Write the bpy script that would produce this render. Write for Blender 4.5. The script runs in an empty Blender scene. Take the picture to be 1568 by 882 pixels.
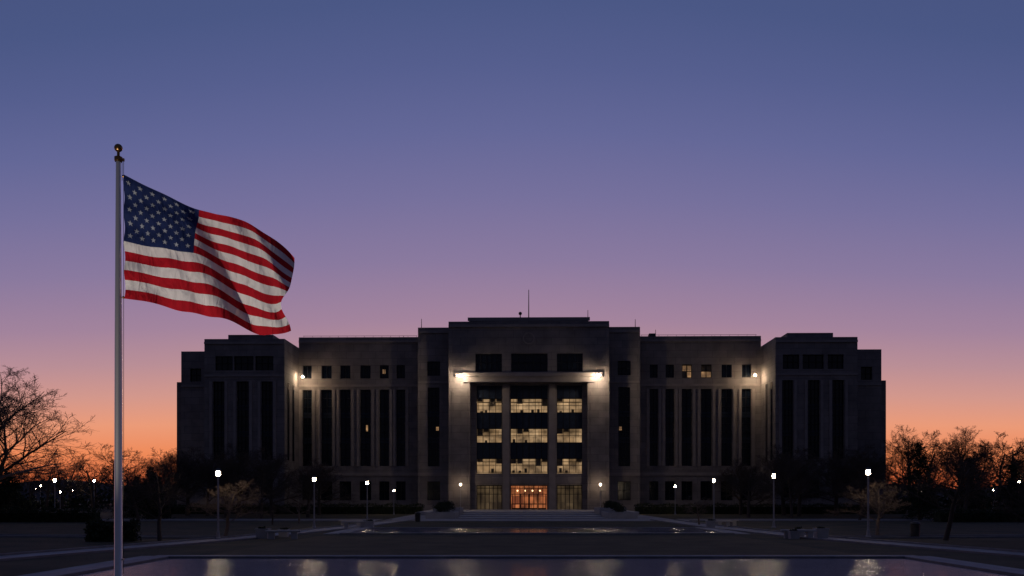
import bpy, math, random
import numpy as np
from mathutils import Vector, Matrix
random.seed(7); rng=np.random.default_rng(7)
S=bpy.context.scene
S.view_settings.view_transform='Standard'; S.view_settings.look='None'; S.view_settings.exposure=0; S.view_settings.gamma=1
COL=S.collection

# ---------------------------------------------------------------- materials
def srgb(r,g,b):
    f=lambda c:(c/255/12.92) if c/255<=0.04045 else ((c/255+0.055)/1.055)**2.4
    return (f(r),f(g),f(b),1)
def newmat(name):
    m=bpy.data.materials.new(name); m.use_nodes=True
    nt=m.node_tree; b=nt.nodes['Principled BSDF']; return m,nt,b
def N(nt,t,**kw):
    n=nt.nodes.new(t)
    for k,v in kw.items(): setattr(n,k,v)
    return n
def noisy(name,c1,c2,scale=1.0,rough=0.8,bump=0.2,bscale=None,metal=0,spec=0.3,detail=6,dist=0.02):
    m,nt,b=newmat(name)
    tc=N(nt,'ShaderNodeTexCoord'); n=N(nt,'ShaderNodeTexNoise'); n.inputs['Scale'].default_value=scale; n.inputs['Detail'].default_value=detail
    nt.links.new(tc.outputs['Object'],n.inputs['Vector'])
    r=N(nt,'ShaderNodeValToRGB'); r.color_ramp.elements[0].position=.3; r.color_ramp.elements[1].position=.7
    r.color_ramp.elements[0].color=(*c1,1); r.color_ramp.elements[1].color=(*c2,1)
    nt.links.new(n.outputs['Fac'],r.inputs['Fac']); nt.links.new(r.outputs['Color'],b.inputs['Base Color'])
    b.inputs['Roughness'].default_value=rough; b.inputs['Metallic'].default_value=metal; b.inputs['Specular IOR Level'].default_value=spec
    if bump:
        n2=N(nt,'ShaderNodeTexNoise'); n2.inputs['Scale'].default_value=bscale or scale*6; n2.inputs['Detail'].default_value=4
        nt.links.new(tc.outputs['Object'],n2.inputs['Vector'])
        bp=N(nt,'ShaderNodeBump'); bp.inputs['Strength'].default_value=bump; bp.inputs['Distance'].default_value=dist
        nt.links.new(n2.outputs['Fac'],bp.inputs['Height']); nt.links.new(bp.outputs['Normal'],b.inputs['Normal'])
    return m
def stone_mat(name,c1,c2,bw,bh,mortar=0.02,horizontal=False):
    m,nt,b=newmat(name)
    tc=N(nt,'ShaderNodeTexCoord'); sp=N(nt,'ShaderNodeSeparateXYZ'); cb=N(nt,'ShaderNodeCombineXYZ')
    nt.links.new(tc.outputs['Object'],sp.inputs[0])
    if horizontal:
        nt.links.new(sp.outputs[0],cb.inputs[0]); nt.links.new(sp.outputs[1],cb.inputs[1])
    else:
        ad=N(nt,'ShaderNodeMath',operation='ADD'); nt.links.new(sp.outputs[0],ad.inputs[0]); nt.links.new(sp.outputs[1],ad.inputs[1])
        nt.links.new(ad.outputs[0],cb.inputs[0]); nt.links.new(sp.outputs[2],cb.inputs[1])
    br=N(nt,'ShaderNodeTexBrick'); br.inputs['Scale'].default_value=1; br.inputs['Brick Width'].default_value=bw; br.inputs['Row Height'].default_value=bh
    br.inputs['Mortar Size'].default_value=mortar; br.inputs['Color1'].default_value=(*c1,1); br.inputs['Color2'].default_value=(*c2,1)
    br.inputs['Mortar'].default_value=(c1[0]*.45,c1[1]*.45,c1[2]*.45,1)
    nt.links.new(cb.outputs[0],br.inputs['Vector'])
    n=N(nt,'ShaderNodeTexNoise'); n.inputs['Scale'].default_value=.5; n.inputs['Detail'].default_value=8; nt.links.new(tc.outputs['Object'],n.inputs['Vector'])
    mr=N(nt,'ShaderNodeMapRange'); mr.inputs[1].default_value=.3; mr.inputs[2].default_value=.7; mr.inputs[3].default_value=.75; mr.inputs[4].default_value=1.15
    nt.links.new(n.outputs['Fac'],mr.inputs[0])
    mx=N(nt,'ShaderNodeMix',data_type='RGBA',blend_type='MULTIPLY'); mx.inputs[0].default_value=1
    nt.links.new(br.outputs['Color'],mx.inputs[6]); nt.links.new(mr.outputs[0],mx.inputs[7]); nt.links.new(mx.outputs[2],b.inputs['Base Color'])
    bp=N(nt,'ShaderNodeBump'); bp.inputs['Strength'].default_value=.5; bp.inputs['Distance'].default_value=.02; bp.invert=True
    nt.links.new(br.outputs['Fac'],bp.inputs['Height']); nt.links.new(bp.outputs['Normal'],b.inputs['Normal'])
    b.inputs['Roughness'].default_value=.85; b.inputs['Specular IOR Level'].default_value=.25
    return m
def emis(name,col,strength,base=(.8,.8,.8)):
    m,nt,b=newmat(name); b.inputs['Base Color'].default_value=(*base,1)
    b.inputs['Emission Color'].default_value=(*col,1); b.inputs['Emission Strength'].default_value=strength; return m
def lit_room(name,ca,cb_,strength,bw,bh):
    m,nt,b=newmat(name)
    tc=N(nt,'ShaderNodeTexCoord'); sp=N(nt,'ShaderNodeSeparateXYZ'); c=N(nt,'ShaderNodeCombineXYZ')
    nt.links.new(tc.outputs['Object'],sp.inputs[0]); nt.links.new(sp.outputs[0],c.inputs[0]); nt.links.new(sp.outputs[2],c.inputs[1])
    br=N(nt,'ShaderNodeTexBrick'); br.inputs['Scale'].default_value=1; br.inputs['Brick Width'].default_value=bw; br.inputs['Row Height'].default_value=bh
    br.inputs['Mortar Size'].default_value=.03; br.inputs['Color1'].default_value=(*ca,1); br.inputs['Color2'].default_value=(*cb_,1); br.inputs['Mortar'].default_value=(cb_[0]*.3,cb_[1]*.3,cb_[2]*.3,1)
    nt.links.new(c.outputs[0],br.inputs['Vector'])
    n=N(nt,'ShaderNodeTexNoise'); n.inputs['Scale'].default_value=.7; n.inputs['Detail'].default_value=5; nt.links.new(tc.outputs['Object'],n.inputs['Vector'])
    mr=N(nt,'ShaderNodeMapRange'); mr.inputs[1].default_value=.32; mr.inputs[2].default_value=.65; mr.inputs[3].default_value=.3; mr.inputs[4].default_value=1.3
    nt.links.new(n.outputs['Fac'],mr.inputs[0])
    mx=N(nt,'ShaderNodeMix',data_type='RGBA',blend_type='MULTIPLY'); mx.inputs[0].default_value=1
    nt.links.new(br.outputs['Color'],mx.inputs[6]); nt.links.new(mr.outputs[0],mx.inputs[7])
    nt.links.new(mx.outputs[2],b.inputs['Emission Color']); b.inputs['Emission Strength'].default_value=strength
    b.inputs['Base Color'].default_value=(.3,.25,.2,1)
    return m

M={}
M['stone']=stone_mat('limestone_panels',(.25,.215,.20),(.21,.18,.168),2.4,1.15)
M['stone2']=noisy('limestone_trim',(.24,.205,.19),(.31,.265,.245),.8,.8,.15)
M['roof']=noisy('roof_membrane',(.05,.05,.055),(.08,.08,.08),.5)
m,nt,b=newmat('dark_window_glass'); b.inputs['Base Color'].default_value=(.005,.009,.018,1); b.inputs['Roughness'].default_value=.12; b.inputs['Specular IOR Level'].default_value=.4; M['glass']=m
M['frame']=noisy('bronze_window_frame',(.014,.014,.015),(.024,.022,.022),3,.45,0,metal=.5)
M['spandrel']=noisy('dark_spandrel_panel',(.01,.016,.03),(.016,.024,.045),2,.35,0)
M['blind']=noisy('roller_blind',(.10,.08,.055),(.2,.16,.11),2,.8,0)
M['room']=lit_room('lit_office_interior',(.80,.52,.27),(.46,.28,.13),.52,1.6,1.1)
M['lobby']=lit_room('lit_lobby_interior',(1,.30,.10),(.26,.06,.025),.40,.9,1.3)
M['lobbydim']=lit_room('dim_lobby_interior',(.5,.33,.16),(.12,.08,.035),.13,1.3,1.6)
M['smallroom']=lit_room('lit_small_office',(.95,.52,.22),(.3,.16,.07),.5,.8,.9)
M['ceil']=emis('lobby_ceiling_lamp_glow',(1,.62,.3),3)
M['flood']=emis('floodlight_lens',(1,.80,.58),340)
M['flood2']=emis('corner_floodlight_lens',(1,.76,.50),640)
M['lamp']=emis('street_lamp_globe_glow',(1,.77,.52),130)
M['metal']=noisy('dark_painted_metal',(.03,.03,.03),(.05,.05,.05),4,.5,0,metal=.4)
M['postmetal']=noisy('grey_galvanised_post',(.28,.27,.26),(.38,.36,.35),4,.5,0,metal=.3)
M['concrete']=stone_mat('concrete_paving',(.36,.33,.305),(.30,.275,.255),1.5,1.5,.015,True)
M['kerb']=noisy('granite_coping',(.16,.15,.15),(.24,.22,.21),1.5,.6,.2)
M['block']=noisy('cast_concrete',(.34,.31,.29),(.42,.39,.36),1.2,.8,.25)
M['grass']=noisy('dormant_lawn',(.03,.029,.012),(.095,.07,.034),.35,.95,1.0,6,dist=.08,detail=10)
M['grass2']=noisy('dry_lawn',(.085,.06,.026),(.15,.105,.048),.5,.95,1.0,8,dist=.08,detail=10)
M['hill']=noisy('distant_hill',(.012,.013,.014),(.025,.022,.02),.02,.95,0)
M['bark']=noisy('bare_bark',(.05,.038,.03),(.10,.075,.06),3,.9,.4)
M['barklight']=noisy('pale_bark',(.13,.095,.07),(.22,.165,.125),3,.9,.3)
M['leaf']=noisy('evergreen_foliage',(.012,.018,.009),(.035,.045,.02),2,.9,0)
M['hedge']=noisy('hedge_foliage',(.02,.028,.012),(.05,.055,.025),2,.9,0)
M['soil']=noisy('soil',(.03,.022,.016),(.05,.04,.03),3)
# water
m,nt,b=newmat('pool_water'); b.inputs['Base Color'].default_value=(.012,.017,.038,1); b.inputs['Roughness'].default_value=.07; b.inputs['IOR'].default_value=1.33
tc=N(nt,'ShaderNodeTexCoord'); mp=N(nt,'ShaderNodeMapping'); mp.inputs['Scale'].default_value=(.8,2.0,1); nt.links.new(tc.outputs['Object'],mp.inputs[0])
n=N(nt,'ShaderNodeTexNoise'); n.inputs['Scale'].default_value=3.6; n.inputs['Detail'].default_value=4; nt.links.new(mp.outputs[0],n.inputs['Vector'])
bp=N(nt,'ShaderNodeBump'); bp.inputs['Strength'].default_value=1; bp.inputs['Distance'].default_value=.05
nt.links.new(n.outputs['Fac'],bp.inputs['Height']); nt.links.new(bp.outputs['Normal'],b.inputs['Normal']); M['water']=m
m,nt,b=newmat('brushed_aluminium'); b.inputs['Base Color'].default_value=(.62,.59,.56,1); b.inputs['Metallic'].default_value=.9; b.inputs['Roughness'].default_value=.3; M['alu']=m
m,nt,b=newmat('aged_brass'); b.inputs['Base Color'].default_value=(.22,.12,.05,1); b.inputs['Metallic'].default_value=1; b.inputs['Roughness'].default_value=.35; M['brass']=m
def cloth(name,c):
    m,nt,b=newmat(name); b.inputs['Roughness'].default_value=.85; b.inputs['Specular IOR Level'].default_value=.15
    tc=N(nt,'ShaderNodeTexCoord'); n=N(nt,'ShaderNodeTexNoise'); n.inputs['Scale'].default_value=2.2; n.inputs['Detail'].default_value=7; n.inputs['Distortion'].default_value=.7
    mp=N(nt,'ShaderNodeMapping'); mp.inputs['Scale'].default_value=(2.4,1,.9); mp.inputs['Rotation'].default_value=(0,.6,0)
    nt.links.new(tc.outputs['Object'],mp.inputs[0]); nt.links.new(mp.outputs[0],n.inputs['Vector'])
    mr=N(nt,'ShaderNodeMapRange'); mr.inputs[1].default_value=.3; mr.inputs[2].default_value=.7; mr.inputs[3].default_value=.82; mr.inputs[4].default_value=1.08; nt.links.new(n.outputs['Fac'],mr.inputs[0])
    mx=N(nt,'ShaderNodeMix',data_type='RGBA',blend_type='MULTIPLY'); mx.inputs[0].default_value=1; mx.inputs[6].default_value=(*c,1); nt.links.new(mr.outputs[0],mx.inputs[7]); nt.links.new(mx.outputs[2],b.inputs['Base Color'])
    bp=N(nt,'ShaderNodeBump'); bp.inputs['Strength'].default_value=1; bp.inputs['Distance'].default_value=.12; nt.links.new(n.outputs['Fac'],bp.inputs['Height']); nt.links.new(bp.outputs['Normal'],b.inputs['Normal'])
    tr=N(nt,'ShaderNodeBsdfTranslucent'); nt.links.new(mx.outputs[2],tr.inputs['Color']); ms=N(nt,'ShaderNodeMixShader'); ms.inputs[0].default_value=.3
    out=nt.nodes['Material Output']; nt.links.new(b.outputs[0],ms.inputs[1]); nt.links.new(tr.outputs[0],ms.inputs[2]); nt.links.new(ms.outputs[0],out.inputs['Surface'])
    return m
M['fw']=cloth('flag_white',(.74,.70,.68)); M['fr']=cloth('flag_red',(.42,.008,.018)); M['fb']=cloth('flag_blue',(.014,.026,.10)); M['fs']=cloth('flag_star_white',(.36,.38,.44))

# ---------------------------------------------------------------- mesh builder
def fastmesh(name,V,Fq,mats):
    V=np.asarray(V,dtype=np.float32); Fq=np.asarray(Fq,dtype=np.int32)
    me=bpy.data.meshes.new(name); me.vertices.add(len(V)); me.vertices.foreach_set('co',V.ravel()); me.loops.add(Fq.size); me.loops.foreach_set('vertex_index',Fq.ravel())
    me.polygons.add(len(Fq)); me.polygons.foreach_set('loop_start',np.arange(0,Fq.size,4,dtype=np.int32)); me.polygons.foreach_set('loop_total',np.full(len(Fq),4,dtype=np.int32)); me.update(calc_edges=True)
    for k in mats: me.materials.append(M[k])
    return me
def fastobj(name,V,Fq,mats,parent=None):
    o=bpy.data.objects.new(name,fastmesh(name,V,Fq,mats)); COL.objects.link(o); o.parent=parent; return o
class MB:
    def __init__(s): s.v=[];s.f=[];s.m=[];s.mats=[]
    def mi(s,k):
        if k not in s.mats: s.mats.append(k)
        return s.mats.index(k)
    def quad(s,a,b,c,d,k):
        i=len(s.v); s.v+=[a,b,c,d]; s.f.append((i,i+1,i+2,i+3)); s.m.append(s.mi(k))
    def box(s,x0,x1,y0,y1,z0,z1,k,topk=None):
        i=len(s.v); s.v+=[(x0,y0,z0),(x1,y0,z0),(x1,y1,z0),(x0,y1,z0),(x0,y0,z1),(x1,y0,z1),(x1,y1,z1),(x0,y1,z1)]
        fs=[(0,3,2,1),(0,1,5,4),(1,2,6,5),(2,3,7,6),(3,0,4,7),(4,5,6,7)]
        for j,f in enumerate(fs):
            s.f.append(tuple(i+q for q in f)); s.m.append(s.mi(topk if (topk and j==5) else k))
    def cyl(s,cx,cy,z0,z1,r0,r1,k,n=16,cap=True):
        i=len(s.v)
        for z,r in((z0,r0),(z1,r1)):
            for a in range(n): s.v.append((cx+r*math.cos(a*2*math.pi/n),cy+r*math.sin(a*2*math.pi/n),z))
        for a in range(n): s.f.append((i+a,i+(a+1)%n,i+n+(a+1)%n,i+n+a)); s.m.append(s.mi(k))
        if cap:
            s.f.append(tuple(i+n+a for a in range(n))); s.m.append(s.mi(k)); s.f.append(tuple(i+n-1-a for a in range(n))); s.m.append(s.mi(k))
    def lathe(s,cx,cy,prof,k,n=16):
        i=len(s.v)
        for z,r in prof:
            for a in range(n): s.v.append((cx+r*math.cos(a*2*math.pi/n),cy+r*math.sin(a*2*math.pi/n),z))
        for j in range(len(prof)-1):
            for a in range(n):
                s.f.append((i+j*n+a,i+j*n+(a+1)%n,i+(j+1)*n+(a+1)%n,i+(j+1)*n+a)); s.m.append(s.mi(k))
    def sphere(s,c,r,k,n=14,sz=1):
        prof=[(c[2]-r*sz*math.cos(math.pi*j/(n//2)),max(1e-4,r*math.sin(math.pi*j/(n//2)))) for j in range(n//2+1)]
        s.lathe(c[0],c[1],prof,k,n)
    def mesh(s,name,smooth=False):
        me=bpy.data.meshes.new(name); me.from_pydata(s.v,[],s.f)
        for k in s.mats: me.materials.append(M[k])
        me.polygons.foreach_set('material_index',s.m)
        if smooth: me.polygons.foreach_set('use_smooth',[True]*len(s.f))
        me.update(); return me
    def obj(s,name,parent=None,smooth=False,bevel=0):
        o=bpy.data.objects.new(name,s.mesh(name,smooth)); COL.objects.link(o)
        if parent: o.parent=parent
        if bevel:
            b=o.modifiers.new('b','BEVEL'); b.width=bevel; b.segments=2; b.limit_method='ANGLE'
        return o
def empty(name,loc=(0,0,0),rz=0):
    o=bpy.data.objects.new(name,None); o.location=loc; o.rotation_euler=(0,0,rz); COL.objects.link(o); return o

def wall(mb,x0,x1,z0,z1,y,T,holes,k='stone'):
    xs=sorted(set([x0,x1]+[h[0] for h in holes]+[h[1] for h in holes])); zs=sorted(set([z0,z1]+[h[2] for h in holes]+[h[3] for h in holes]))
    for a,b_ in zip(xs,xs[1:]):
        for c,d in zip(zs,zs[1:]):
            mx=(a+b_)/2; mz=(c+d)/2
            if any(h[0]<mx<h[1] and h[2]<mz<h[3] for h in holes): continue
            mb.quad((a,y,c),(b_,y,c),(b_,y,d),(a,y,d),k)
    for h in holes:
        a,b_,c,d,dp,pk=h; Y=y+dp
        mb.quad((a,y,c),(a,y,d),(a,Y,d),(a,Y,c),k); mb.quad((b_,y,c),(b_,Y,c),(b_,Y,d),(b_,y,d),k)
        mb.quad((a,y,d),(b_,y,d),(b_,Y,d),(a,Y,d),k); mb.quad((a,y,c),(a,Y,c),(b_,Y,c),(b_,y,c),k)
        if pk: mb.quad((a,Y,c),(b_,Y,c),(b_,Y,d),(a,Y,d),pk)
    mb.quad((x0,y,z0),(x0,y,z1),(x0,y+T,z1),(x0,y+T,z0),k); mb.quad((x1,y,z0),(x1,y+T,z0),(x1,y+T,z1),(x1,y,z1),k)
    mb.quad((x0,y,z1),(x1,y,z1),(x1,y+T,z1),(x0,y+T,z1),'roof')
def grid(mb,h,y,nv,nh,t=.09,zs=None,k='frame'):
    """frame and glazing bars of a window"""
    a,b_,c,d=h[:4]; Y0=y+h[4]-.14 if h[4]<.7 else y+.3; Y1=Y0+.1; e=.004
    mb.box(a+e,a+t,Y0,Y1,c+e,d-e,k); mb.box(b_-t,b_-e,Y0,Y1,c+e,d-e,k); mb.box(a+t,b_-t,Y0,Y1,d-t,d-e,k); mb.box(a+t,b_-t,Y0,Y1,c+e,c+t,k)
    for i in range(1,nv+1):
        x=a+(b_-a)*i/(nv+1); mb.box(x-t/2,x+t/2,Y0+.012,Y1-.002,c+t,d-t,k)
    for z in (zs if zs is not None else [c+(d-c)*i/(nh+1) for i in range(1,nh+1)]):
        mb.box(a+t,b_-t,Y0+.02,Y1+.005,z-t/2,z+t/2,k)

# ---------------------------------------------------------------- government building
EYE=2.6
B=empty('government_office_building',(2.75,150,0),math.radians(-1.1))
def P(D):
    k=D/1400.0
    return (lambda o:o*k),(lambda y:EYE+(760-y)*k),D-150
W=MB(); F=MB(); T_=MB()   # walls, frames, trim
X,Z,y=P(150)
zr=Z(515.5)
L=[(334,348),(303,319),(274,290),(243,259),(215,229),(190,203)]
R=[(325,339),(294,310),(263,279),(234,249),(209,222),(185,197)]
for s,lst in((-1,L),(1,R)):
    holes=[]
    for i,(a,b_) in enumerate(lst):
        xa,xb=sorted((X(s*a),X(s*b_)))
        lit = s==1 and i in(2,3)
        top=(xa,xb,Z(579),Z(558.5),.4,'glass')
        slit=(xa-.02,xb+.02,Z(713.5),Z(596),.5,'glass'); gr=(xa-.1,xb+.1,Z(766),Z(737),.4,'glass')
        holes+=[top,slit,gr]
        grid(F,top,y,1,0); grid(F,gr,y,1,1)
        if lit:
            for q in range(2):
                for r_ in range(2):
                    w=(xb-xa)/2; F.box(xa+.07+w*q,xa+w*(q+1)-.07,y+.375,y+.395,top[2]+.12+r_*1.02,top[2]+1.02+r_*1.0,'blind' if (i,q,r_) in((2,0,1),(2,1,1),(3,0,0)) else 'smallroom')
        fl=[slit[2]+(slit[3]-slit[2])*q/9 for q in range(1,9)]
        grid(F,slit,y,1,0,zs=fl,t=.08)
        for q in (3,6):
            zc=slit[2]+(slit[3]-slit[2])*q/9; F.box(xa+.06,xb-.06,y+.40,y+.47,zc-.45,zc+.45,'spandrel')
    x0,x1=sorted((X(s*170)*.985,s*37.9))
    wall(W,x0,x1,-.2,zr,y,.7,holes); W.box(x0,x1,y+.7,22,-.2,zr-.003,'stone','roof')
    T_.box(x0+.01,x1-.01,y-.18,y-.002,zr-.9,zr-.55,'stone2'); T_.box(x0+.01,x1-.01,y-.1,y-.002,Z(590)-.18,Z(590)+.18,'stone2')
    T_.box(x0+.01,x1-.01,y-.12,y-.002,Z(726)-.25,Z(726)+.25,'stone2'); T_.box(x0+.01,x1-.01,y-.22,y-.002,-.15,1.1,'stone2')
    for (a,b_) in lst:
        xc=X(s*(a+b_)/2)
        for d in(-1,1):
            xx=xc+d*(abs(X(b_)-X(a))/2+.36); T_.box(xx-.2,xx+.2,y-.16,y-.003,Z(713.5),Z(596),'stone2')
    T_.box(x0+.5,x1-.5,y+.9,y+.95,zr+.35,zr+.4,'frame')
    for i in range(14):
        xx=x0+.6+(x1-x0-1.2)*i/13; T_.box(xx-.02,xx+.02,y+.9,y+.95,zr-.01,zr+.35,'frame')
def pane(x,z,w,h,yy,k='smallroom',dp=.36): F.box(x-w/2,x+w/2,yy+dp,yy+dp+.035,z-h/2,z+h/2,k)
pane(X(-249.5),Z(655),.35,1.0,y,'smallroom',.46); pane(X(-223),Z(568),.5,.7,y)
X,Z,y=P(147); zb=Z(501)
for s in(-1,1):
    a,b_=(136,156); xa,xb=sorted((X(s*a),X(s*b_)))
    hs=[(xa,xb,Z(575),Z(553),.4,'glass'),(xa+.1,xb-.1,Z(714),Z(593),.5,'glass'),(xa,xb,Z(766),Z(737),.4,'glass')]
    x0,x1=sorted((X(s*120),X(s*170)))
    wall(W,x0,x1,-.2,zb,y,.7,hs)
    grid(F,hs[0],y,2,1); grid(F,hs[2],y,1,1); grid(F,hs[1],y,2,0,zs=[hs[1][2]+(hs[1][3]-hs[1][2])*q/9 for q in range(1,9)])
    for q in (3,6):
        zc=hs[1][2]+(hs[1][3]-hs[1][2])*q/9; F.box(xa+.2,xb-.2,y+.40,y+.47,zc-.45,zc+.45,'spandrel')
    pane(X(s*140.5),Z(656),.42,.6,y,'smallroom',.46)
    T_.box(x0+.01,x1-.01,y-.15,y-.002,zb-.9,zb-.5,'stone2'); T_.box(x0+.01,x1-.01,y-.12,y-.002,Z(726)-.25,Z(726)+.25,'stone2')
    T_.box(x0+.01,x1-.01,y-.25,y-.002,-.15,1.2,'stone2'); T_.box(x0+.01,x1-.01,y-.1,y-.002,Z(585)-.15,Z(585)+.15,'stone2')
W.box(X(-170),X(170),y+.7,21.5,-.2,zb-.004,'stone','roof')
X,Z,y=P(144); zc_=Z(492)
hs=[]
for a,b_ in((-82,-41),(-27,29),(43,83)):
    hs.append((X(a),X(b_),Z(569),Z(541),.45,'glass'))
for h in hs: grid(F,h,y,4,1)
portal=(X(-90),X(90),-.1,Z(586),1.2,None)
wall(W,X(-123),X(123),-.2,zc_,y,3.69,hs+[portal])
for (a,b_) in((-118,-94),(94,118)):
    T_.box(X(a),X(b_),y-.1,y-.002,1.5,Z(600),'stone')
T_.box(X(-123)-.0,X(123),y-.2,y-.002,zc_-.9,zc_-.5,'stone2')
T_.box(X(-112),X(112),y-.55,y-.002,Z(577),Z(571),'stone2')
T_.box(X(-100),X(100),y-.3,y-.003,Z(586)+.1,Z(577)-.003,'stone2')
W.box(X(-92),X(92),y+.8,y+12,zc_-.01,Z(485),'stone','roof')
T_.box(X(-94),X(94),y+.72,y+.79,Z(485)-.5,Z(485)+.06,'stone2')
sealM=MB()
def disc(mb,cx,cz,yy,r0,r1,k,n=40):
    i=len(mb.v)
    for r,dy in((r0,0),(r1,0),(r1,.12)):
        for a in range(n): mb.v.append((cx+r*math.cos(a*2*math.pi/n),yy+dy,cz+r*math.sin(a*2*math.pi/n)))
    for j in range(2):
        for a in range(n): mb.f.append((i+j*n+a,i+j*n+(a+1)%n,i+(j+1)*n+(a+1)%n,i+(j+1)*n+a)); mb.m.append(mb.mi(k))
disc(sealM,0,Z(518),y-.13,.75,.92,'stone2'); disc(sealM,0,Z(518),y-.09,.01,.55,'stone')
sealM.obj('round_seal',B)
X,Z,yb=P(145.2)
bays=[(-80,-41),(-28,29),(43,82)]
rows=[(610,632),(656,678),(702,724)]
hs=[]
for a,b_ in bays:
    hs.append((X(a),X(b_),Z(725),Z(590),1.3,'room'))
    hs.append((X(a),X(b_),.35,Z(743),2.3,'lobby' if a==-28 else 'lobbydim'))
wall(W,X(-90)+.001,X(90)-.001,-.1,Z(586)-.001,yb,.3,hs)
for bi,(a,b_) in enumerate(bays):
    xa,xb=X(a),X(b_); nv=5 if bi==1 else 3
    lim=[(588,610.5),(632,656),(678,702)]
    for (t,bt) in lim:
        F.box(xa+.01,xb-.01,yb+.35,yb+.6,Z(bt),min(Z(t),Z(590)-.01),'spandrel')
        for i in range(nv+2):
            x=xa+(xb-xa)*i/(nv+1); F.box(max(xa+.005,x-.05),min(xb-.005,x+.05),yb+.30,yb+.345,Z(bt),min(Z(t),Z(590)-.01),'frame')
    for (t,bt) in rows:
        h=(xa,xb,Z(bt),Z(t),1.3); grid(F,h,yb,nv,1,t=.08)
        for i in range(nv+1):
            w=(xb-xa)/(nv+1); x=xa+w*i
            if random.random()<.5:
                hh=(Z(t)-Z(bt))*random.choice([.2,.35,.5]); F.box(x+.08,x+w-.08,yb+.62,yb+.64,Z(t)-hh,Z(t)-.02,'blind')
            if random.random()<.06: F.box(x+.08,x+w-.08,yb+.62,yb+.64,Z(bt)+.1,Z(t)-.02,'blind')
            if random.random()<.35:
                q=random.uniform(.2,.6); F.box(x+w*q,x+w*q+.4,yb+.9,yb+1.1,Z(bt)+.01,Z(bt)+random.uniform(.3,.8),'blind')
        F.box(xa+.1,xb-.1,yb+.98,yb+1.12,Z(t)-.55,Z(t)-.45,'blind')
    g=(xa,xb,.35,Z(743),2.3); grid(F,g,yb,nv+2,0,t=.1,zs=[2.95,3.9])
    if bi==1:
        for i in range(4):
            w=(xb-xa-.4)/4; x=xa+.2+w*i
            F.box(x+.02,x+.14,yb+.2,yb+.29,.36,2.9,'frame'); F.box(x+w-.14,x+w-.02,yb+.2,yb+.29,.36,2.9,'frame')
            F.box(x+.14,x+w-.14,yb+.2,yb+.29,.36,.75,'frame'); F.box(x+.14,x+w-.14,yb+.2,yb+.29,1.35,1.45,'frame')
lob=MB()
for x in(-1.8,-.6,.6,1.8): lob.sphere((x,yb+1.2,3.5),.13,'ceil',10); lob.cyl(x,yb+1.2,3.6,4.1,.01,.01,'metal',5)
lob.obj('lobby_ceiling_lamps',B)
for xc in(-34.5,36):
    T_.box(X(xc)-.5,X(xc)+.5,yb-.25,yb-.003,.3,Z(588),'stone2')
T_.box(X(-89),X(89),yb-.12,yb-.004,Z(741),Z(727),'stone')
for s in(-1,1):
    X,Z,y=P(141); zp=Z(517.5)
    tops=[(393,421),(424,454),(456,483)]; slits=[(394,412),(431,450),(469,487)]
    if s==1: tops=[(387,412),(417,449),(455,479)]; slits=[(386,403),(425,443),(462,480)]
    hs=[]
    for a,b_ in tops:
        xa,xb=sorted((X(s*a),X(s*b_))); h=(xa,xb,Z(566),Z(544),.4,'glass'); hs.append(h); grid(F,h,y,2,1)
    for a,b_ in slits:
        xa,xb=sorted((X(s*a),X(s*b_))); h=(xa+.02,xb-.02,Z(704),Z(583),.5,'glass'); hs.append(h); grid(F,h,y,2,0,zs=[h[2]+(h[3]-h[2])*q/9 for q in range(1,9)])
        for q in (3,6):
            zc=h[2]+(h[3]-h[2])*q/9; F.box(xa+.08,xb-.08,y+.40,y+.47,zc-.45,zc+.45,'spandrel')
        for d in(-1,1):
            xx=(xa+xb)/2+d*((xb-xa)/2+.3); T_.box(xx-.2,xx+.2,y-.14,y-.003,Z(704),Z(583),'stone2')
        h=(xa,xb,Z(762),Z(735),.4,'glass'); hs.append(h); grid(F,h,y,1,1)
    x0,x1=sorted((s*37.85,X(s*500)))
    wall(W,x0,x1,-.2,zp,y,.7,hs); W.box(x0,x1,y+.7,22.5,-.2,zp-.003,'stone','roof')
    T_.box(x0-.01,x1+.01,y-.15,y-.002,zp-.8,zp-.45,'stone2'); T_.box(x0,x1,y-.1,y-.002,Z(574)-.15,Z(574)+.15,'stone2'); T_.box(x0,x1,y-.12,y-.002,Z(722)-.25,Z(722)+.25,'stone2')
    xa,xb=sorted((X(s*397),X(s*467))); W.box(xa,xb,y+1.2,y+14,zp-.01,Z(510)+.1,'stone','roof')
    xi=s*37.85
    for yy in(y+2.2,y+5.2):
        a,b_=(xi-s*.004,xi-s*.05)
        F.box(min(a,b_),max(a,b_),yy-.5,yy+.5,Z(704),Z(583),'glass')
    X,Z,y=P(145); h=sorted((X(s*505),X(s*522)))
    hh=(h[0],h[1],Z(583),Z(563),.4,'glass')
    x0,x1=sorted((s*50.36,X(s*536))); wall(W,x0,x1,-.2,Z(536.5),y,.7,[hh]); grid(F,hh,y,1,1); W.box(x0,x1,y+.7,21,-.2,Z(536.5)-.003,'stone','roof')
    T_.box(x0+.01,x1,y-.12,y-.002,Z(590)-.15,Z(590)+.15,'stone2')
    x0,x1=sorted((X(s*536)+s*.002,s*57.0)); W.box(x0,x1,-3,20,-.2,21.1,'stone','roof')
W.obj('stone_walls',B); F.obj('windows_and_doors',B); T_.obj('stone_trim',B)
X,Z,y=P(150); G=MB()
G.cyl(0,-4,30.5,35.6,.09,.05,'metal',8); G.cyl(0,-4,30.5,31.1,.16,.12,'metal',8)
G.cyl(-1.35,-4.5,30.7,31.6,.08,.08,'metal',8); G.sphere((-1.35,-4.5,31.7),.28,'metal',10)
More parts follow.
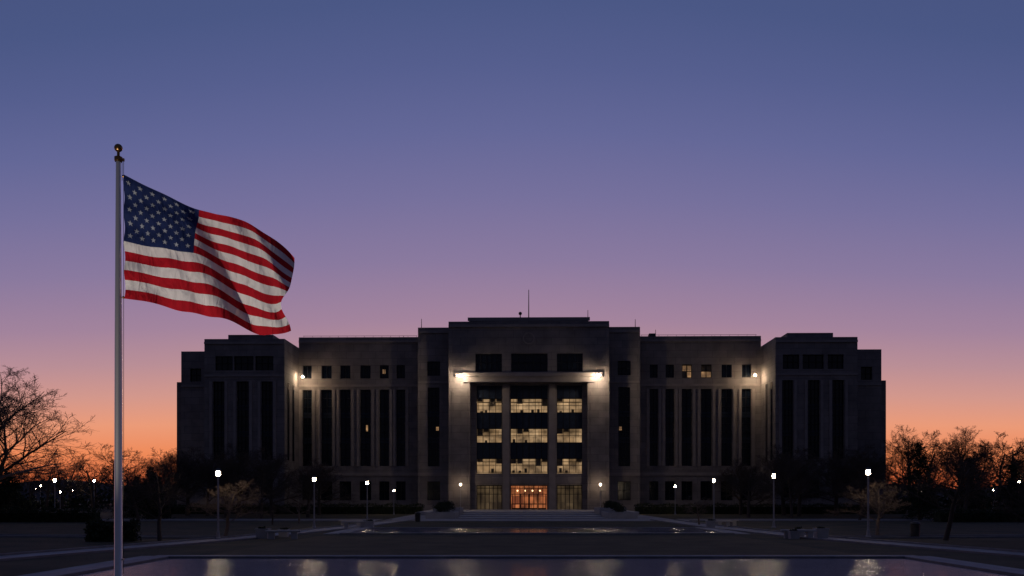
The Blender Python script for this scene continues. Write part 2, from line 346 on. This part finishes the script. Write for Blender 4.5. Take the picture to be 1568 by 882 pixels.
for x,z0,z1,yy in((-17.4,29.7,31.4,-2),(9.4,30.7,32.2,-4.5),(17.2,29.7,31.2,-2),(21.3,28.6,30.6,4),(-21,28.6,29.5,3),(31,28.6,29.4,3)):
    G.cyl(x,yy,z0,z1,.06,.04,'metal',6)
G.box(20.1,21.2,3,4.5,28.7,29.8,'roof'); G.box(18.2,20.0,3,8,28.7,29.2,'roof'); G.box(-16,-9,4,10,29.7,30.1,'roof')
G.obj('rooftop_antennas_and_units',B)
def flood(x,y,z,r,k,name,arm):
    g=MB(); g.sphere((x,y,z),r,k,14,.7); g.lathe(x,y,[(z+r*.55,r*1.15),(z+r*.9,r*1.0),(z+r*1.25,.05),(z+r*1.26,.001)],'metal',14)
    g.box(x-.04,x+.04,y,y+arm,z+r*1.1,z+r*1.1+.08,'metal'); g.obj(name,B)
flood(-10.65,-7.5,21.4,.27,'flood','wall_floodlight',1.55); flood(10.8,-7.5,21.4,.27,'flood','wall_floodlight',1.55)
flood(-36.7,-2.2,22.0,.17,'flood2','corner_floodlight',2.2); flood(36.4,-2.2,22.1,.17,'flood2','corner_floodlight',2.2)

# ---------------------------------------------------------------- ground, pools, paths
g=MB(); g.quad((-1500,-300,0),(1500,-300,0),(1500,1600,0),(-1500,1600,0),'grass'); g.obj('ground')
def strip(pts,w,z,k,name):
    mb=MB(); L_=[];R_=[]
    for i,p in enumerate(pts):
        a=Vector(pts[max(0,i-1)]); c=Vector(pts[min(len(pts)-1,i+1)]); d=(c-a).normalized(); n_=Vector((-d.y,d.x))
        L_.append(Vector(p)+n_*w/2); R_.append(Vector(p)-n_*w/2)
    for i in range(len(pts)-1):
        mb.quad((R_[i].x,R_[i].y,z),(R_[i+1].x,R_[i+1].y,z),(L_[i+1].x,L_[i+1].y,z),(L_[i].x,L_[i].y,z),k)
    for side in(L_,R_):
        for i in range(len(pts)-1):
            a,c=side[i],side[i+1]; d=(c-a).normalized(); n_=Vector((-d.y,d.x))*.07
            p=[a-n_,c-n_,c+n_,a+n_]; j=len(mb.v)
            mb.v+=[(q.x,q.y,-.02) for q in p]+[(q.x,q.y,.10) for q in p]
            for f in((0,1,5,4),(1,2,6,5),(2,3,7,6),(3,0,4,7),(4,5,6,7)): mb.f.append(tuple(j+q for q in f)); mb.m.append(mb.mi('kerb'))
    return mb.obj(name)
strip([(-24,22),(-22,36),(-18.3,50),(-16.4,58),(-13.5,78),(-11.8,99.5)],2.6,.008,'concrete','footpath')
strip([(26,22),(23.6,36),(20.5,50),(18.8,58),(17,78),(16.4,99.5)],2.6,.008,'concrete','footpath')
strip([(-90,66),(-40,60.5),(-17.9,57)],2.2,.012,'concrete','footpath'); strip([(20.3,57),(45,60.5),(95,66)],2.2,.012,'concrete','footpath')
strip([(-120,99),(-60,99),(-14.5,99)],7,.012,'concrete','footpath'); strip([(18.5,99),(60,99),(120,99)],7,.012,'concrete','footpath')
g=MB(); g.quad((-14,95.6,.016),(18,95.6,.016),(18,140,.016),(-14,140,.016),'concrete'); g.obj('entrance_plaza')
g=MB(); g.quad((-12,12,.006),(14,12,.006),(14,24.9,.006),(-12,24.9,.006),'concrete'); g.obj('flagpole_plaza')
g=MB(); g.quad((-13.5,40.2,.005),(15.5,40.2,.005),(14.5,59.2,.005),(-12.6,59.2,.005),'grass2'); g.obj('centre_lawn')
def pool(x0,x1,y0,y1,name,w=.7,zt=.16):
    e=empty(name); c=MB()
    c.box(x0-w,x1+w,y1,y1+w,-.05,zt,'kerb'); c.box(x0-w,x1+w,y0-w,y0,-.05,zt,'kerb'); c.box(x0-w,x0,y0+.001,y1-.001,-.05,zt,'kerb'); c.box(x1,x1+w,y0+.001,y1-.001,-.05,zt,'kerb')
    c.box(x0-w-1.2,x1+w+1.2,y1+w+.002,y1+w+1.2,-.05,.05,'concrete'); c.box(x0-w-1.2,x0-w-.002,y0,y1+w,-.05,.05,'concrete'); c.box(x1+w+.002,x1+w+1.2,y0,y1+w,-.05,.05,'concrete')
    c.obj('stone_coping',e,bevel=.02)
    wt=MB(); wt.quad((x0,y0,.07),(x1,y0,.07),(x1,y1,.07),(x0,y1,.07),'water'); wt.obj('water',e)
pool(-14,16,27,37.3,'reflecting_pool'); pool(-11.2,14.6,62.5,73,'reflecting_pool',.5,.12)
cx=2.25; st=MB()
for i,(d,z) in enumerate(((106,.12),(111,.24),(116,.36),(121,.48))):
    st.box(cx-8.7+.002*i,cx+8.7-.002*i,d,140+i*.01,-.1,z,'block')
st.box(cx-15,cx-8.71,124,147,-.1,.5,'block'); st.box(cx+8.71,cx+15,124,147,-.1,.5,'block'); st.box(cx-8.6,cx+8.6,139,147,-.1,.5,'block')
st.obj('entrance_steps',bevel=.02)
def leafquads(C,size,asp=.5,dirs=None):
    n=len(C); a=rng.normal(size=(n,3))
    if dirs is not None: a=a+dirs
    a/=np.linalg.norm(a,axis=1)[:,None]; b_=np.cross(a,rng.normal(size=(n,3))); b_/=np.linalg.norm(b_,axis=1)[:,None]
    s_=(size*rng.uniform(.6,1.3,n))[:,None]
    V=np.stack([C-a*s_,C+b_*s_*asp,C+a*s_,C-b_*s_*asp],1).reshape(-1,3)
    return V
def clump_pts(c,rad,n,clumps=14):
    v=rng.normal(size=(clumps,3)); v/=np.linalg.norm(v,axis=1)[:,None]; cs=np.array(c)+v*np.array(rad)*rng.uniform(.2,.85,(clumps,1))
    q=cs[rng.integers(clumps,size=n)]+rng.normal(size=(n,3))*np.array(rad)*.24; q[:,2]=np.maximum(q[:,2],.05); return q
def leafobj(name,V,k,parent=None): return fastobj(name,V,np.arange(len(V)).reshape(-1,4),[k],parent)
for s in(-1,1):
    e=empty('stone_planter',(cx+s*10.5,114,0)); p=MB()
    for (x0,x1,y0,y1,z1) in((-1.7,1.7,-9,-1,.75),(-1.7,1.7,1.2,9,1.1)):
        p.box(x0,x1,y0,y0+.3,-.05,z1,'block'); p.box(x0,x1,y1-.3,y1,-.05,z1,'block'); p.box(x0,x0+.3,y0+.3,y1-.3,-.05,z1-.002,'block'); p.box(x1-.3,x1,y0+.3,y1-.3,-.05,z1-.002,'block'); p.box(x0+.3,x1-.3,y0+.3,y1-.3,-.05,z1-.15,'soil')
    p.obj('stone_box',e,bevel=.02)
    q=np.vstack([clump_pts((rng.uniform(-.5,.5),yy,1.2+(yy>0)*.3),(.9,.9,.5),500,8) for yy in(-7,-5,-3,3,5,7)])
    leafobj('planter_shrubs',leafquads(q,.1),'hedge',e)
def hedge(x0,x1,y0,y1,h,name,n=5000):
    e=empty(name); mb=MB(); mb.box(x0+.25,x1-.25,y0+.2,y1-.2,0,h-.25,'leaf'); mb.obj('inner_branches',e)
    q=np.column_stack([rng.uniform(x0,x1,n),rng.uniform(y0,y1,n),rng.uniform(.02,h,n)+rng.normal(size=n)*.06]); u=rng.random(n)
    q[u<.3,1]=y0+rng.normal(size=(u<.3).sum())*.12; k=(u>.3)&(u<.6); q[k,2]=h+rng.normal(size=k.sum())*.12+.12*np.sin(q[k,0]*1.7)
    leafobj('leaves',leafquads(q,.11),'hedge',e)
hedge(-24.5,-21.8,52.5,53.8,.95,'hedge',3500)
hedge(-52,-13,134,136,1.3,'hedge',12000); hedge(18,58,134,136,1.3,'hedge',12000)
hedge(-60,-42,92,94,1.2,'hedge',7000); hedge(43,66,92,94,1.2,'hedge',7000)

# ---------------------------------------------------------------- benches, blocks, bins
def bench(x,y,rz,name='stone_bench'):
    e=empty(name,(x,y,0),rz); a=MB(); a.box(-1.05,1.05,-.28,.28,.42,.54,'block'); a.obj('seat',e,bevel=.02)
    b_=MB(); b_.box(-.85,-.5,-.22,.22,-.02,.418,'block'); b_.obj('leg_1',e,bevel=.015); c=MB(); c.box(.5,.85,-.22,.22,-.02,.418,'block'); c.obj('leg_2',e,bevel=.015)
def cube_planter(x,y,w=.75,h=.62):
    e=empty('concrete_planter',(x,y,0)); a=MB(); a.lathe(0,0,[(0,w*.62),(h*.9,w*.7),(h*.9,w*.75),(h,w*.75),(h,w*.6),(h-.1,w*.6),(h-.1,.001)],'block',4); o=a.obj('planter_box',e); o.rotation_euler=(0,0,math.pi/4)
    leafobj('planter_plants',leafquads(clump_pts((0,0,h+.02),(.34,.34,.09),140,6),.06),'hedge',e)
bench(-13.9,55.5,.15); cube_planter(-15.3,56.2); cube_planter(-14.6,58.5,.6,.5)
bench(17.7,56.5,-.15); cube_planter(19.2,56.8); cube_planter(18.5,59,.6,.5); cube_planter(17.2,55.8,.6,.5)
for x,y_ in((-13.1,76),(17.6,77.5)): bench(x,y_,.1)
cube_planter(-11.6,74.5,.7,.6); cube_planter(16.4,75.5,.7,.6); bench(-14.1,80,.1); bench(19.0,81,.1)
def bin_(x,y):
    e=empty('litter_bin',(x,y,0)); a=MB(); a.lathe(0,0,[(0,.24),(.05,.27),(.8,.29),(.82,.33),(.86,.33),(.98,.2),(1.0,.001)],'metal',18)
    a.obj('body',e)
bin_(25.8,58.5); bin_(-9.7,94)

# ---------------------------------------------------------------- street lamps
def lamp_mesh():
    a=MB(); a.lathe(0,0,[(-.05,.17),(.06,.17),(.1,.12),(.45,.085),(.5,.065),(3.78,.05),(3.8,.08),(3.84,.11),(3.86,.001)],'postmetal',14)
    a.lathe(0,0,[(4.16,.001),(4.165,.17),(4.2,.18),(4.28,.09),(4.35,.02),(4.38,.001)],'metal',14)
    for q in range(4):
        an=q*math.pi/2+.6; x,y_=.15*math.cos(an),.15*math.sin(an); a.box(x-.01,x+.01,y_-.01,y_+.01,3.84,4.17,'metal')
    g=MB(); g.lathe(0,0,[(3.865,.001),(3.87,.085),(3.95,.125),(4.07,.13),(4.15,.08),(4.155,.001)],'lamp',14)
    return a.mesh('lamp_post'),g.mesh('lamp_globe',True)
LP,LG=lamp_mesh()
def lamp(x,y,z=0,s=1):
    e=empty('street_lamp',(x,y,z)); e.scale=(s,s,s)
    for n_,me in(('post',LP),('globe',LG)):
        o=bpy.data.objects.new(n_,me); COL.objects.link(o); o.parent=e
for x,y_,s in((-18,56,1),(-52,104,1.1),(-16.4,75.8,1),(-15.2,96,1),(-16.8,130,.85),(23.2,130,1),(21.2,96,1.06),(21.7,75.8,1.07),(22.6,58,1.03),(66,119,1.1)):
    lamp(x,y_,0,s)
lamp(-8.0,142.2,.5,.98); lamp(13.7,141.8,.5,.98)
for x,y_ in((-112,215),(-104,240),(-98,190),(-125,260),(-92,230),(-84,170),(-140,250),(118,210),(112,250),(130,230),(100,190),(-64,140)): lamp(x,y_,0,.85+rng.random()*.4)

# ---------------------------------------------------------------- trees
REF=np.array([.3,.9,.2])
def bare_tree(seed,nch=(9,7,6,5),h=10,trunk=.22,minr=.010,spread=.9,lenr=(.52,.5,.45,.42),up=.12):
    r=np.random.default_rng(seed); Vs=[];Fs=[];off=[0]
    def tube(pts,rads,sides):
        P_=np.array(pts); t=np.empty_like(P_); t[1:-1]=P_[2:]-P_[:-2]; t[0]=P_[1]-P_[0]; t[-1]=P_[-1]-P_[-2]
        u=np.cross(t,REF); u/=np.linalg.norm(u,axis=1)[:,None]+1e-9; w=np.cross(t,u); w/=np.linalg.norm(w,axis=1)[:,None]+1e-9
        an=2*math.pi*np.arange(sides)/sides; R_=np.array(rads)[:,None,None]
        V=P_[:,None,:]+(u[:,None,:]*np.cos(an)[None,:,None]+w[:,None,:]*np.sin(an)[None,:,None])*R_
        n=len(P_); j=np.arange(n-1)[:,None]*sides; a=np.arange(sides)[None,:]; b_=(a+1)%sides
        Fq=np.stack([j+a,j+b_,j+sides+b_,j+sides+a],-1).reshape(-1,4)+off[0]
        Vs.append(V.reshape(-1,3)); Fs.append(Fq); off[0]+=n*sides
    def grow(p,d,L_,R_,lv):
        ns=[7,6,5,4,3][lv]; pts=[p];rd=[R_]; cur=p; dd=d; ds=[d]; rn=r.normal(size=(ns,3))*[.06,.13,.17,.2,.2][lv]; u_=up*(0.3 if lv==0 else 1)*(.6 if lv<3 else .35)
        for i in range(ns):
            dd=dd+rn[i]; dd[2]+=u_; dd=dd/math.sqrt(dd[0]**2+dd[1]**2+dd[2]**2)
            cur=cur+dd*(L_/ns); pts.append(cur); ds.append(dd); rd.append(max(minr*.6,R_*(1-(i+1)/ns*(.75 if lv else .7))))
        tube(pts,rd,[9,6,4,3,3][lv])
        if lv<len(nch):
            n=nch[lv]
            for c in range(n):
                f=(.28 if lv==0 else .2)+(1-.28)*(c+r.random()*.8)/n; f=min(f,.99)
                k=int(f*ns); fr=f*ns-k; q=pts[k]*(1-fr)+pts[min(k+1,ns)]*fr; bd=ds[min(k+1,ns)]
                an=r.uniform(.45,1.05)*spread*(1.15 if lv==0 else 1)
                if lv==0:
                    ph=c*2.4+r.random()*.6; nd=np.array([math.cos(ph)*math.sin(an),math.sin(ph)*math.sin(an),math.cos(an)])
                else:
                    e=r.normal(size=3); ax=np.array([bd[1]*e[2]-bd[2]*e[1],bd[2]*e[0]-bd[0]*e[2],bd[0]*e[1]-bd[1]*e[0]]); ax/=math.sqrt((ax**2).sum()); nd=bd*math.cos(an)+ax*math.sin(an)
                rr=max(minr,rd[min(k+1,ns)]*[.55,.6,.6,.6][lv])
                grow(q,nd,L_*lenr[lv]*(1.15-.45*f if lv else 1.2-.5*f)*r.uniform(.8,1.2),rr,lv+1)
    grow(np.array([0,0,-.1]),np.array([0,0,1.]),h*.78,trunk,0)
    V=np.vstack(Vs); V[:,2]/=V[:,2].max(); w=np.percentile(np.abs(V[:,0]),98.5); V[:,:2]/=w
    return V,np.vstack(Fs)
TREES=[]
for sd,kw in((1,dict(nch=(12,8,7,6),spread=1.0)),(2,dict(nch=(11,8,7,6),spread=.85)),(3,dict(nch=(12,8,7,7),spread=1.15,up=.05)),(4,dict(nch=(9,6,5,5),spread=.95,minr=.016)),(5,dict(nch=(18,10,8,7),spread=1.05,trunk=.3,minr=.011,lenr=(.6,.52,.46,.42)))):
    TREES.append(bare_tree(sd,**kw))
TM={}
def tree(v,x,y,h,hw,k='bark',rz=None,name='bare_tree'):
    key=(v,k)
    if key not in TM:
        V,Fc=TREES[v]; TM[key]=fastmesh('bare_tree_mesh',V,Fc,[k])
    o=bpy.data.objects.new(name,TM[key]); o.location=(x,y,0); o.scale=(hw,hw,h); o.rotation_euler=(0,0,rz if rz is not None else rng.uniform(0,6)); COL.objects.link(o)
tree(4,-51.5,90,15.4,9.4,'barklight',2.6)
tree(0,-44.5,118,9.2,5.2); tree(1,-66,115,9,5.5); tree(2,-20.6,53.5,4.9,2.6); tree(3,-48,105,7.6,4,'bark')
tree(2,-18.2,58,3.7,2.7,'barklight',.4,'bare_ornamental_tree')
tree(0,-29,106,7.4,4); tree(1,-25,112,6.6,3.4); tree(4,-35,112,8,4.6); tree(2,-40,98,6.4,3.4); tree(3,-20.5,88,2.9,1.8,'barklight'); tree(3,-22,84,2.6,1.5)
tree(4,-31,118,9,4.6); tree(0,-40,120,8.5,4.4)
tree(4,-37.5,126,10,5); tree(4,-44,124,9.5,5); tree(4,-48,128,9,4.6); tree(4,-27,128,8,4.2)
tree(4,37.5,126,10,5); tree(4,44,124,9.5,5); tree(4,49,128,10,4.6); tree(4,32,128,8,4.2)
tree(3,17.2,84,2.7,1.7,'barklight'); tree(2,23.8,59.5,3.8,2.6,'barklight',2.2,'bare_ornamental_tree')
tree(0,33,108,7.2,4); tree(1,29,112,6.4,3.4); tree(4,43,112,8,4.8); tree(2,38,100,6,3.2); tree(4,37,118,9,4.6)
tree(4,51.5,118,12,5,'bark'); tree(4,59,120,12.0,6,'bark'); tree(1,65,126,9.5,5); tree(2,25.6,54,5.9,3.0,'bark'); tree(3,47,95,8.3,4)
tree(4,78,132,12.2,6,'bark'); tree(1,30,52,4.5,2.4); tree(0,86,130,10.5,6,'bark'); tree(4,70,122,10.5,5.5)
def conifer(name,x,y,h,w,n=9000):
    e=empty(name,(x,y,0)); t=MB(); t.lathe(0,0,[(-.1,.22),(h*.5,.13),(h*.97,.02)],'bark',8); t.obj('trunk',e)
    nb=int(h*22); CC=[];DD=[]
    for i in range(nb):
        f=(i+rng.random())/nb; z=h*(.06+.92*f); Lb=w*(1-f)**.8*rng.uniform(.55,1.2)+.15; an=rng.uniform(0,6.283); m_=int(n/nb*(1.3-f))
        q=rng.random(m_)**.7; c=np.column_stack([math.cos(an)*Lb*q,math.sin(an)*Lb*q,z-.25*Lb*q*q+.1*q])+rng.normal(size=(m_,3))*.12*(1+Lb*.2)
        CC.append(c); DD.append(np.tile(np.array([math.cos(an),math.sin(an),-.1])*1.2,(m_,1)))
    leafobj('needles',leafquads(np.vstack(CC),.15,.3,np.vstack(DD)),'leaf',e)
conifer('pine_tree',44.6,100,8.5,2.9); conifer('pine_tree',52,104,7,3.2); conifer('pine_tree',-41,104,6.0,2.8); conifer('pine_tree',-46,112,5,3)
conifer('pine_tree',-55,100,5.2,3.6); conifer('pine_tree',59,108,6.4,3.2)
def belt(name,specs,k='bark'):
    Vs=[];Fs=[];off=0
    for (v,x,y,h,hw) in specs:
        V,Fc=TREES[v]; an=rng.uniform(0,6.28); c,s_=math.cos(an),math.sin(an)
        Q=np.column_stack([(V[:,0]*c-V[:,1]*s_)*hw+x,(V[:,0]*s_+V[:,1]*c)*hw+y,V[:,2]*h]); Vs.append(Q); Fs.append(Fc+off); off+=len(Q)
    fastobj(name,np.vstack(Vs),np.vstack(Fs),[k])
sp=[(3,rng.uniform(-190,-62),rng.uniform(170,260),rng.uniform(8,11.5),rng.uniform(4,6.5)) for _ in range(38)]+[(3,-78,180,13,6.5),(3,-70,165,12,6),(3,-91,185,10,6)]
belt('distant_tree_line',sp)
sp=[(3,rng.uniform(70,200),rng.uniform(160,250),rng.uniform(10,14.5),rng.uniform(5,7.5)) for _ in range(38)]+[(3,88,160,14,6.5),(3,80,150,13,6)]
belt('distant_tree_line',sp)
g=MB(); nx=120
xs=np.linspace(-1400,1400,nx); hz=13+6*np.sin(xs*.006+1)+4*np.sin(xs*.017)+2.5*np.sin(xs*.05)+np.where(xs<-280,9*np.clip((-280-xs)/110,0,1),0)
rows_=[(640,0),(700,.75),(760,1),(900,.8),(1100,0)]
g.v=[(x*(yy/700),yy,hh*f-.5) for yy,f in rows_ for x,hh in zip(xs,hz)]
for j in range(len(rows_)-1):
    for i in range(nx-1): g.f.append((j*nx+i,j*nx+i+1,(j+1)*nx+i+1,(j+1)*nx+i)); g.m.append(g.mi('hill'))
g.obj('hills',smooth=True)
qs=[]
for s in(-1,1):
    n=9000; q=np.column_stack([s*rng.uniform(60,230,n),rng.uniform(185,210,n),np.abs(rng.normal(size=n))*1.8]); q[:,2]*=1+.5*np.sin(q[:,0]*.2); qs.append(q)
leafobj('distant_scrub',leafquads(np.vstack(qs),.5,.6),'leaf')

# ---------------------------------------------------------------- flagpole and flag
FX,FY=-8.61,20.0
e=empty('flagpole',(FX,FY,0))
a=MB(); a.lathe(0,0,[(0,.30),(.06,.30),(.1,.2),(.25,.12),(.3,.088),(6,.078),(10.0,.052)],'alu',28); a.obj('pole',e,smooth=True)
a=MB(); a.lathe(0,0,[(9.92,.075),(9.95,.085),(10.02,.085),(10.05,.03),(10.14,.03)],'brass',20); a.box(.04,.13,-.02,.02,9.93,9.99,'brass'); a.obj('truck',e)
a=MB(); a.sphere((0,0,10.22),.088,'brass',24); a.obj('ball_finial',e,smooth=True)
a=MB(); a.cyl(.115,0,.9,9.93,.006,.006,'metal',6); a.cyl(.09,-.02,9.5,9.93,.006,.006,'metal',6); a.box(.07,.12,-.03,.03,1.2,1.24,'alu'); a.obj('halyard',e)
a=MB()
for z in(9.6,6.95): a.sphere((.11,0,z),.03,'brass',10)
a.obj('snap_hooks',e)
HX,HZ=.115,9.64
tu=[0,.2,.42,.6,.8,.92,1]; tx=[0,.76,1.586,2.33,3.04,3.47,3.73]; tz=[0,-.38,-.743,-.957,-1.27,-1.557,-1.8]
bu=[0,.27,.52,.7,.85,1]; bx=[.03,1.04,1.97,2.6,3.15,3.70]; bz=[-2.72,-2.90,-3.15,-3.38,-3.47,-3.40]
ptx=np.polyfit(tu,tx,4);ptz=np.polyfit(tu,tz,4);pbx=np.polyfit(bu,bx,3);pbz=np.polyfit(bu,bz,4)
def surf(u,v):
    x=np.polyval(ptx,u)*(1-v)+np.polyval(pbx,u)*v; z=np.polyval(ptz,u)*(1-v)+np.polyval(pbz,u)*v
    z+=.17*math.sin(math.pi*v)*math.sin(math.pi*min(1,u*1.05))
    x-=.20*u**4*math.exp(-((v-.74)/.16)**2)
    am=min(1,u*2.2)
    ph=2*math.pi*(1.75*u-.75*v)
    y=am*(.16*math.sin(ph+.4)+.075*math.sin(2.1*ph+1.1+2*v)+.026*math.sin(21*u-11*v)+.014*math.sin(43*u-17*v+1))
    z+=am*.045*math.sin(ph*1.0-.6)*(0.3+v)+am*.018*math.sin(2.4*ph+2); x+=am*.02*math.cos(ph)
    y+=.035*math.sin(26*v+5*u)*math.exp(-u*5)
    return np.array([HX+x,-y-.15*u,HZ+z])
nu,nv=100,104; fl=MB()
for j in range(nv+1):
    for i in range(nu+1): fl.v.append(tuple(surf(i/nu,j/nv)))
for j in range(nv):
    for i in range(nu):
        fl.f.append((j*(nu+1)+i,(j+1)*(nu+1)+i,(j+1)*(nu+1)+i+1,j*(nu+1)+i+1)); st_=j//8
        k='fb' if (i<42 and st_<7) else ('fr' if st_%2==0 else 'fw'); fl.m.append(fl.mi(k))
E2=empty('american_flag',(FX,FY,0)); fl.obj('cloth',E2,smooth=True)
sm=MB(); hv=(7/13)/10; hu=.42/12
def sn(u,v):
    d=1e-3; a_=surf(u+d,v)-surf(u-d if u>d else u,v); b_=surf(u,v+d)-surf(u,v-d); n_=np.cross(a_,b_); return n_/np.linalg.norm(n_)
for row in range(9):
    for c in range(6 if row%2==0 else 5):
        u0=hu*(1+2*c+(row%2)); v0=hv*(row+1)
        for sgn in(-1,1):
            i0=len(sm.v); n_=sn(u0,v0)*.012*sgn; sm.v.append(tuple(surf(u0,v0)+n_))
            for k in range(10):
                rr=.0245 if k%2==0 else .010; an=k*math.pi/5
                uu=u0+rr*math.sin(an)/1.42; v_=v0-rr*math.cos(an); sm.v.append(tuple(surf(uu,v_)+n_))
            for k in range(10): sm.f.append((i0,i0+1+k,i0+1+(k+1)%10)); sm.m.append(sm.mi('fs'))
sm.obj('stars',E2)
def spot(x,y,tgt,en,ang,name):
    e=empty(name,(x,y,0)); a=MB(); a.lathe(0,0,[(0,.16),(.12,.16),(.14,.19),(.2,.19),(.2,.15),(.16,.15),(.16,.001)],'metal',18); a.obj('housing',e)
    d=bpy.data.lights.new(name+'_light','SPOT'); d.energy=en; d.spot_size=math.radians(ang); d.spot_blend=.6; d.shadow_soft_size=.12; d.color=(1,.9,.80)
    o=bpy.data.objects.new('flood_lamp',d); COL.objects.link(o); o.location=(0,0,.3); o.parent=e
    v=Vector(tgt)-Vector((x,y,.3)); o.rotation_euler=v.to_track_quat('-Z','Y').to_euler()
spot(-11.2,12.0,(-7.6,20,6.9),3900,48,'ground_floodlight')

# ---------------------------------------------------------------- sky, sun
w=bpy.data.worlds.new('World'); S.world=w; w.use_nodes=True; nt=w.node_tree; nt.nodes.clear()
out=N(nt,'ShaderNodeOutputWorld'); bg=N(nt,'ShaderNodeBackground'); tc=N(nt,'ShaderNodeTexCoord'); sp=N(nt,'ShaderNodeSeparateXYZ')
nt.links.new(tc.outputs['Generated'],sp.inputs[0])
def mth(op,a,b_=None,c=None):
    n=N(nt,'ShaderNodeMath',operation=op)
    for i,q in enumerate((a,b_,c)):
        if q is None: continue
        if isinstance(q,(int,float)): n.inputs[i].default_value=q
        else: nt.links.new(q,n.inputs[i])
    return n.outputs[0]
def ramp(stops,mx_,inp):
    rp=N(nt,'ShaderNodeValToRGB'); nt.links.new(inp,rp.inputs[0]); cr=rp.color_ramp; cr.interpolation='LINEAR'
    while len(cr.elements)<len(stops): cr.elements.new(.5)
    for el,(p,c) in zip(cr.elements,stops): el.position=p/mx_; el.color=srgb(*c)
    return rp.outputs[0]
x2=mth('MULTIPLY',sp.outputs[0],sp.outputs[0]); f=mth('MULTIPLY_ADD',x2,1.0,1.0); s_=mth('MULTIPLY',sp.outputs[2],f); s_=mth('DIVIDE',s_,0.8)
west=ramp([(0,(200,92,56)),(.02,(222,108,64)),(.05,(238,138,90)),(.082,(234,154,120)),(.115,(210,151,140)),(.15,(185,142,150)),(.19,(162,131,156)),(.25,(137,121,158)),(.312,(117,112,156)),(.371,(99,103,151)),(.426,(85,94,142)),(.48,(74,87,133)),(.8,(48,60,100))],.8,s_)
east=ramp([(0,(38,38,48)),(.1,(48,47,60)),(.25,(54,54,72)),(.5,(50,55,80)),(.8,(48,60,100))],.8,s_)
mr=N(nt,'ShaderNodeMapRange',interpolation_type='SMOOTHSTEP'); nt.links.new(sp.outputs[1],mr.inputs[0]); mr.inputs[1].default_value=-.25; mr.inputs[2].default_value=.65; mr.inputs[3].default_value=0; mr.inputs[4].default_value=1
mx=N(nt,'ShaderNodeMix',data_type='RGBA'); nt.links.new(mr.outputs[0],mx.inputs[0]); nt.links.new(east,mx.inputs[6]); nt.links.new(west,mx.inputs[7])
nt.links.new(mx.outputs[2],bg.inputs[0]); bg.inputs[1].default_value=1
sk=N(nt,'ShaderNodeTexSky'); sk.sky_type='NISHITA'; sk.sun_disc=False; sk.sun_elevation=math.radians(0.5); sk.sun_rotation=math.radians(0)
bg2=N(nt,'ShaderNodeBackground'); nt.links.new(sk.outputs[0],bg2.inputs[0]); bg2.inputs[1].default_value=.0015
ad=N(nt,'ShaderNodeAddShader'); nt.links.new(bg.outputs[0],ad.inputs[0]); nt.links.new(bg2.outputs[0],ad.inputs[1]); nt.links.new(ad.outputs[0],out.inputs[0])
d=bpy.data.lights.new('sun','SUN'); d.energy=.12; d.angle=math.radians(.5); d.color=(1,.5,.28); o=bpy.data.objects.new('sun',d); COL.objects.link(o)
o.rotation_euler=Vector((0.05,-1,-.05)).to_track_quat('-Z','Y').to_euler(); o.location=(0,60,60)

# ---------------------------------------------------------------- camera
c=bpy.data.cameras.new('camera'); c.sensor_width=36; c.lens=36*1400/1568; c.shift_y=319/1568; c.clip_end=4000
o=bpy.data.objects.new('camera',c); COL.objects.link(o); o.location=(0,0,EYE); o.rotation_euler=(math.pi/2,0,0); S.camera=o
